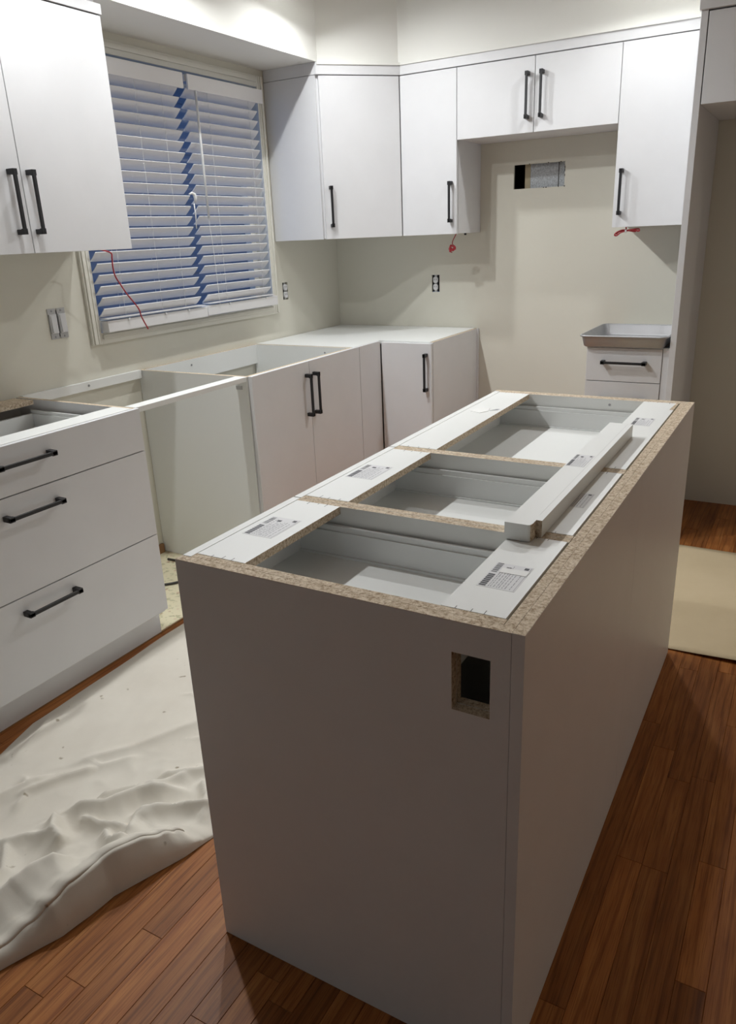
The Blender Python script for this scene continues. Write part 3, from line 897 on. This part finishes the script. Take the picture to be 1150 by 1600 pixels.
# ================================================================== island
IX0, IX1, IY0, IY1 = 1.6588, 2.2965, -3.267, -1.6693
XBK = 2.2775          # inside face of outer back panel
XC1 = 2.2585          # right end of stretchers
def ilabel(strip, x0, x1, y0, y1, z, seed, torn=False, dark=True):
    """printed sticker: dark heading block, bar code, rows of small print"""
    rnd = random.Random(seed)
    mb = MB()
    mb.box(x0, x1, y0, y1, z, z + .0003, 'paper')
    zz = z + .0005
    W_, L_ = x1 - x0, y1 - y0
    def rect(u0, u1, v0, v1, k):       # u across (x), v along (y)
        mb.quad([(x0 + u0 * W_, y0 + v0 * L_, zz), (x0 + u1 * W_, y0 + v0 * L_, zz), (x0 + u1 * W_, y0 + v1 * L_, zz), (x0 + u0 * W_, y0 + v1 * L_, zz)], k)
    # heading block in the corner towards the viewer
    for i in range(7):
        rect(0.04, 0.22, 0.03 + i * 0.072, 0.03 + i * 0.072 + 0.058, 'ink')
    rect(0.04, 0.22, 0.03, 0.52, 'inkgray') if not dark else None
    # bar code
    vv = 0.60
    while vv < 0.96:
        ww = rnd.uniform(.012, .03)
        rect(0.04, 0.20, vv, vv + ww, 'ink')
        vv += ww + rnd.uniform(.012, .03)
    # print rows
    for r_, u in enumerate((0.28, 0.34, 0.42, 0.50, 0.56, 0.64, 0.72, 0.84)):
        vv = 0.04
        end = rnd.uniform(0.5, 0.95)
        while vv < end:
            ww = rnd.uniform(.03, .12)
            rect(u, u + 0.022, vv, min(vv + ww, end), 'inkgray')
            vv += ww + 0.025
    rect(0.34, 0.48, 0.78, 0.86, 'ink')
    rect(0.80, 0.92, 0.86, 0.95, 'ink')
    rect(0.955, 0.965, 0.02, 0.98, 'inkgray')
    if torn:
        mb.box(x0 + .25 * W_, x0 + .98 * W_, y0 + .62 * L_, y0 + .82 * L_, z + .0006, z + .0009, 'tape')
    return mb.build('label_sticker', strip)
def island_unit(y0, y1, label, labL=None, labR=None, side_cut=None):
    t = thing('island_cabinet', label, 'cabinet', (1.97, (y0 + y1) / 2, 0), 'cabinets forming the island')
    xf = IX0 + TD + .001
    for (a, b, hole) in ((y0, y0 + PBT, side_cut), (y1 - PBT, y1, None)):
        mb = MB()
        if hole:
            plate(mb, 'y', a, PBT, xf, XC1, 0.10, H - .001, [hole], 'melamine', 'pb')
            mb.box(xf, XC1, a, b, H - .001, H - .0005, 'pb')
            mb.build('side_panel', t)
        else:
            mb.box(xf, XC1, a, b, 0.10, H - .0005, 'melamine', zp='pb', xn='pb', xp='pb').build('side_panel', t)
    bx('bottom_panel', t, (xf, XC1, y0 + PBT, y1 - PBT, 0.10, 0.116), 'inside')
    bx('back_board', t, (XC1 + .001, XBK - .001, y0, y1, 0.10, H - .0008), 'pb')
    bx('toe_kick', t, (xf + .055, xf + .07, y0, y1, 0.001, 0.0995), 'laminate')
    sl = bx('front_stretcher', t, (xf + .002, 1.786, y0 + PBT + .0005, y1 - PBT - .0005, H - PBT, H), 'melamine', xp='pb')
    sr = bx('back_stretcher', t, (2.154, XC1 - .003, y0 + PBT + .0005, y1 - PBT - .0005, H - PBT, H), 'melamine', xn='pb')
    for (z0, z1) in ((0.7295, H - .0005), (0.4175, 0.726), (0.1152, 0.414)):
        d = bx('drawer_front', t, (IX0, IX0 + TD, y0 + .0015, y1 - .0015, z0, z1), 'melamine')
        yc = (y0 + y1) / 2
        zc = z1 - 0.055
        handle(d, (IX0, yc - .097, zc), (IX0, yc + .097, zc), (-1, 0, 0))
    mb = MB()
    drawer_box(mb, IX0 + TD + .002, 2.172, y0 + PBT + .004, y1 - PBT - .004, 0.838, 0.772, 'x')
    mb.build('drawer_box', t)
    if labL: ilabel(sl, *labL)
    if labR: ilabel(sr, *labR)
    mb = MB()
    rk = random.Random(int(-y0 * 1000))
    for (xa, xb) in ((1.70, 1.775), (2.165, 2.245)):
        for q in range(3):
            xx = xa + (xb - xa) * (q + rk.uniform(.1, .6)) / 3
            for (yy, sg) in ((y0 + PBT, 1), (y1 - PBT, -1)):
                ln = rk.uniform(.006, .014)
                mb.box(xx, xx + .0009, min(yy, yy + sg * ln), max(yy, yy + sg * ln), H, H + .00025, 'ink')
    mb.build('pencil_ticks', t)
    return t, sl, sr
YA = IY0 + 0.0195
hole = (2.187, 2.247, 0.726, 0.824)
c1, s1l, s1r = island_unit(YA, -2.9015, 'nearest narrow island cabinet with an open top', (1.692, 1.760, -3.120, -3.020, H, 1), (2.176, 2.238, -3.146, -3.050, H, 2, True), hole)
c2, s2l, s2r = island_unit(-2.9005, -2.4645, 'middle island cabinet with an open top', (1.688, 1.758, -2.735, -2.630, H, 3), (2.180, 2.236, -2.735, -2.645, H, 4))
c3, s3l, s3r = island_unit(-2.4635, IY1 - .0195, 'farthest and widest island cabinet with an open top', None, (2.176, 2.228, -2.022, -1.930, H, 5))
MB().prism([(1.700, -2.010), (1.735, -2.025), (1.752, -1.995), (1.742, -1.955), (1.712, -1.950)], H, H + .0012, 'tape').build('torn_sticker', s3l)
MB().prism([(1.752, -1.985), (1.772, -1.972), (1.774, -1.955), (1.765, -1.958)], H, H + .0006, 'inkgray').build('sticker_scrap', s3l)
MB().prism([(2.244, -1.80), (2.2555, -1.80), (2.2555, -1.695), (2.250, -1.695)], H, H + .0007, 'pb').build('chipped_corner', s3r)
MB().tube([(2.05, IY1 - .0195 - PBT - .0012, 0.858), (2.05, IY1 - .0195 - PBT + .001, 0.858)], 0.004, 'screw', 10).build('screw', c3)
# outer panels
mb = MB()
plate(mb, 'y', IY0, 0.0185, IX0, XBK - .0005, 0.001, H - .001, [hole], 'laminate', 'pb')
mb.box(IX0, XBK - .0005, IY0, IY0 + .0185, H - .001, H - .0003, 'pb')
o = mb.build('island_end_panel', None, base=(1.97, IY0, 0))
tag(o, 'large grey-white island end panel with a square outlet cutout', 'panel')
o = MB().box(IX0, XBK - .0005, IY1 - .0185, IY1, 0.001, H - .0003, 'laminate', zp='pb').build('island_end_panel', None, base=(1.97, IY1, 0))
tag(o, 'island end panel on the far side facing the range space', 'panel')
o = MB().box(XBK, IX1, IY0, -2.4725, 0.001, H, 'laminate', zp='pb').build('island_back_panel', None, base=(IX1, -2.9, 0), bevel=0.0004)
tag(o, 'long white panel on the near half of the island back', 'panel')
o = MB().box(XBK, IX1, -2.4720, IY1, 0.001, H, 'laminate', zp='pb').build('island_back_panel', None, base=(IX1, -2.1, 0), bevel=0.0004)
tag(o, 'white panel on the far half of the island back', 'panel')
# pencil ticks on the stretchers by the near edge
# loose filler board on top
t = thing('filler_board', 'loose white L-shaped filler board lying on the island', 'board', (2.18, -2.55, H))
fb0, fb1, ft = -2.948, -2.150, 0.033
mb = MB()
poly = [(2.150, fb0), (2.193, fb0), (2.1965, fb0 + .003), (2.1985, fb0 + .010), (2.1985, fb0 + .030), (2.209, fb0 + .030), (2.209, fb1), (2.150, fb1)]
mb.prism(poly, H + .0012, H + ft, 'melamine')
for i_ in (2, 3, 4):                     # raw core shows in the notch
    mb.m[2 + i_] = mb.mi('pb')
mb.build('board_face', t)
MB().box(2.1958, 2.1962, fb0 + .06, fb1, H + ft, H + ft + .0002, 'inkgray2').build('glue_line', t)
ilabel(bpy.data.objects['board_face'], 2.1515, 2.192, -2.572, -2.478, H + ft, 9)

# ================================================================== floor paper
mb = MB()
nx, ny = 40, 26
x0, x1, y0, y1 = 1.62, 3.55, -1.648, -0.668
for j in range(ny + 1):
    for i in range(nx + 1):
        x = x0 + (x1 - x0) * i / nx; y = y0 + (y1 - y0) * j / ny
        lift = 0.014 * math.exp(-((x - 2.62) / 0.22) ** 2) * math.exp(-(y - y0) / 0.10)
        y2 = y - 0.03 * math.exp(-(j / ny) * 6) * ((x - 2.30)) * 0.5
        z = 0.0022 + lift + 0.0010 * noise.noise((x * 5, y * 5, 0)) + .001
        if x < 2.31 and y < IY1 + .02:
            z = 0.0006; y2 = max(y2, IY1 + .004)
        mb.v.append((x, y2, z))
for j in range(ny):
    for i in range(nx):
        a = j * (nx + 1) + i
        mb.face([a, a + 1, a + nx + 2, a + nx + 1], 'kraft')
o = mb.build('floor_paper', None, base=(2.6, -1.2, 0), smooth=True)
md = o.modifiers.new('thickness', 'SOLIDIFY'); md.thickness = 0.0009; md.offset = 1
tag(o, 'sheet of tan floor protection paper before the fridge bay', 'paper')

# ================================================================== drop cloth
con = [(-4.05, 1.20), (-3.80, 1.235), (-3.56, 1.301), (-3.485, 1.33), (-3.442, 1.35), (-3.377, 1.363), (-3.313, 1.368), (-3.233, 1.400), (-3.146, 1.432), (-3.072, 1.452), (-2.95, 1.475), (-1.80, 1.60)]
lef = [(-4.05, 0.80), (-3.40, 0.735), (-3.10, 0.668), (-2.953, 0.622), (-2.247, 0.600), (-1.80, 0.606)]
crest = [(-4.05, 0.035, 0.055), (-3.70, 0.035, 0.055), (-3.53, 0.040, 0.030), (-3.48, 0.045, 0.046), (-3.43, 0.048, 0.072), (-3.39, 0.05, 0.084), (-3.33, 0.05, 0.092), (-3.28, 0.05, 0.100), (-3.225, 0.055, 0.092), (-3.17, 0.058, 0.070), (-3.135, 0.058, 0.050), (-3.10, 0.06, 0.020), (-3.05, 0.06, 0.004), (-1.8, 0.06, 0.0)]
def lerp(tab, y, c=1):
    if y <= tab[0][0]: return tab[0][c]
    for a, b in zip(tab, tab[1:]):
        if y <= b[0]:
            u = (y - a[0]) / (b[0] - a[0]); u = u * u * (3 - 2 * u) if c > 0 and tab is crest else u
            return a[c] + (b[c] - a[c]) * u
    return tab[-1][c]
# wrinkle ridges: polyline (x,y), height, width on either side
folds = [
    ([(1.20, -2.60), (1.111, -2.735), (1.013, -2.928), (0.905, -3.062)], 0.020, 0.022, 0.045),
    ([(0.905, -3.10), (0.86, -3.22), (0.82, -3.33)], 0.026, 0.030, 0.016),
    ([(1.00, -3.02), (0.94, -3.10), (0.88, -3.234)], 0.018, 0.012, 0.03),
    ([(1.058, -3.205), (1.16, -3.14), (1.20, -3.06), (1.30, -2.99)], 0.050, 0.030, 0.035),
    ([(1.055, -3.212), (1.11, -3.262), (1.175, -3.285)], 0.048, 0.022, 0.03),
    ([(1.10, -3.13), (1.148, -3.08), (1.23, -3.00), (1.27, -2.92)], 0.036, 0.016, 0.03),
    ([(1.236, -3.130), (1.29, -3.09), (1.36, -3.03), (1.42, -2.97)], 0.042, 0.022, 0.025),
    ([(1.18, -2.99), (1.25, -2.94), (1.33, -2.86), (1.40, -2.80)], 0.034, 0.03, 0.022),
    ([(1.00, -3.38), (1.06, -3.30), (1.12, -3.27)], 0.036, 0.03, 0.025),
    ([(0.94, -3.60), (1.00, -3.46), (1.07, -3.40)], 0.034, 0.03, 0.03),
    ([(1.30, -3.20), (1.26, -3.13), (1.31, -3.085)], 0.030, 0.015, 0.025),
    ([(0.72, -3.35), (0.86, -3.38), (0.97, -3.33)], 0.02, 0.02, 0.03),
    ([(1.10, -3.75), (1.17, -3.60), (1.205, -3.48), (1.225, -3.38), (1.26, -3.31)], 0.070, 0.035, 0.060),
    ([(1.02, -3.33), (1.10, -3.40), (1.13, -3.50)], 0.030, 0.02, 0.02),
    ([(1.12, -3.20), (1.20, -3.19), (1.28, -3.17)], 0.034, 0.014, 0.02),
    ([(1.22, -3.20), (1.28, -3.235), (1.31, -3.20)], 0.030, 0.012, 0.016),
    ([(1.13, -3.06), (1.19, -3.02), (1.24, -3.03)], 0.022, 0.010, 0.016),
    ([(1.30, -2.93), (1.36, -2.98), (1.41, -3.06)], 0.030, 0.014, 0.02),
    ([(1.34, -2.86), (1.36, -2.93), (1.44, -2.96)], 0.026, 0.012, 0.016),
    ([(0.92, -3.02), (1.00, -3.01), (1.06, -2.93)], 0.012, 0.010, 0.02),
    ([(0.83, -3.14), (0.90, -3.17), (0.93, -3.25)], 0.014, 0.012, 0.02),
    ([(0.95, -2.62), (1.02, -2.60), (1.12, -2.56)], 0.006, 0.006, 0.012),
    ([(1.13, -2.80), (1.20, -2.76), (1.27, -2.74)], 0.006, 0.006, 0.012),
    ([(0.64, -2.90), (0.70, -2.99), (0.74, -3.12)], 0.012, 0.04, 0.03),
    ([(0.90, -2.45), (1.02, -2.50), (1.2, -2.50)], 0.006, 0.015, 0.02),
]
def fold_h(x, y):
    tot = 0.0
    for (pl, h, w1, w2) in folds:
        best = None; L = 0.0
        n = len(pl) - 1
        for i in range(n):
            ax, ay = pl[i]; bx_, by = pl[i + 1]
            dx_, dy_ = bx_ - ax, by - ay
            l2 = dx_ * dx_ + dy_ * dy_
            u = ((x - ax) * dx_ + (y - ay) * dy_) / l2
            uc = min(1.0, max(0.0, u))
            ex, ey = x - ax - uc * dx_, y - ay - uc * dy_
            d2 = ex * ex + ey * ey
            if best is None or d2 < best[0]:
                best = (d2, dx_ * ey - dy_ * ex, (i + uc) / n)
        d2, sgn, pos = best
        if d2 > 0.03: continue
        wd = w1 if sgn > 0 else w2
        env = min(1.0, 0.25 + 1.6 * math.sin(math.pi * min(1, max(0, pos))))
        d_ = math.sqrt(d2) / wd
        tot = max(tot, h * env * math.exp(-1.1 * d_ ** 1.25)) + 0.25 * min(tot, h * env * math.exp(-1.1 * d_ ** 1.25))
    return tot
mb = MB()
us = [i / 120 * 0.86 for i in range(120)] + [0.86 + 0.14 * i / 56 for i in range(57)]
NYC = 330
y0c, y1c = -4.0, -1.80
hem_pts = []
for j in range(NYC + 1):
    y = y0c + (y1c - y0c) * j / NYC
    xr = lerp(con, y) + 0.004 * noise.noise((0, y * 9, 3)); xl = lerp(lef, y) + 0.006 * noise.noise((7, y * 4, 0))
    off, zc = lerp(crest, y, 1), lerp(crest, y, 2)
    xc = xr - off
    zmax = 0.0
    for u in us:
        x = xl + (xr - xl) * u
        # crest ridge: steep bulging front, long back slope
        if x > xc:
            s = (x - xc) / max(off, 1e-4)
            hr = zc * math.sqrt(max(0.0, 1 - s ** 2.2)) if s < 1 else 0
        else:
            s = (xc - x)
            hr = zc * (0.62 * math.exp(-(s / 0.030) ** 1.3) + 0.38 * math.exp(-(s / 0.16) ** 2))
        edge = min(1.0, (x - xl) / 0.05)
        redge = min(1.0, (xr - x) / 0.06)
        hf = fold_h(x, y) * edge * redge if y < -2.2 else 0
        nz = (0.5 + noise.noise((x * 7, y * 5, 1.3))) * 0.006 + noise.noise((x * 22 + 3 * y, y * 12, 5)) * 0.0022 + (0.0045 * (1 - abs(noise.noise((x * 13 + y * 5, y * 9 - x * 6, 2.2))) * 2.2) if -3.45 < y < -2.85 and x > 0.95 else 0) * min(1, max(0, (x - .95) / .1)) * min(1, max(0, (-2.85 - y) / .1))
        if y > -2.7: nz *= max(0.35, 1 - (y + 2.7) * 2)
        z = 0.004 + max(hr, 0) + hf * (1 - 0.55 * math.exp(-((x - xc) / 0.03) ** 2)) + max(0, nz) * edge * (redge if y > -3.1 else 1)
        if u == 1.0 or u == 0.0 or j in (0, NYC):
            z = 0.0012
        # let the crest lean out a little over the floor
        lean = 0.018 * (zc / 0.1) * math.exp(-((x - xc - .012) / 0.02) ** 2)
        mb.v.append((x + lean, y, z))
        if -0.012 < x - xc < 0.02:
            zmax = max(zmax, z)
    if y < -3.10 and zc > 0.025:
        hem_pts.append((xc + 0.008 + 0.012 * zc / 0.1, y, zmax + 0.0015))
W_ = len(us)
for j in range(NYC):
    for i in range(W_ - 1):
        a = j * W_ + i
        mb.face([a, a + 1, a + W_ + 1, a + W_], 'canvas')
t = thing('drop_cloth', 'crumpled off-white canvas drop cloth on the oak floor', 'cloth', (1.0, -2.9, 0))
o = mb.build('cloth_sheet', t, smooth=True)
# stitched hem along the folded-over edge: flat ribbon
mb = MB()
n = len(hem_pts)
for (x, y, z) in hem_pts:
    mb.v += [(x - .018, y - .003, z - .0015), (x - .004, y, z + .003), (x + .006, y + .001, z + .0015), (x + .011, y + .002, z - .006), (x + .004, y, z - .006)]
for i in range(n - 1):
    for k_ in range(4):
        a = i * 5 + k_
        mb.face([a, a + 1, a + 6, a + 5], 'canvas')
mb.build('hem', t, smooth=True)

# sanity: drop the helper property
for o in bpy.data.objects:
    if '_b' in o:
        del o['_b']
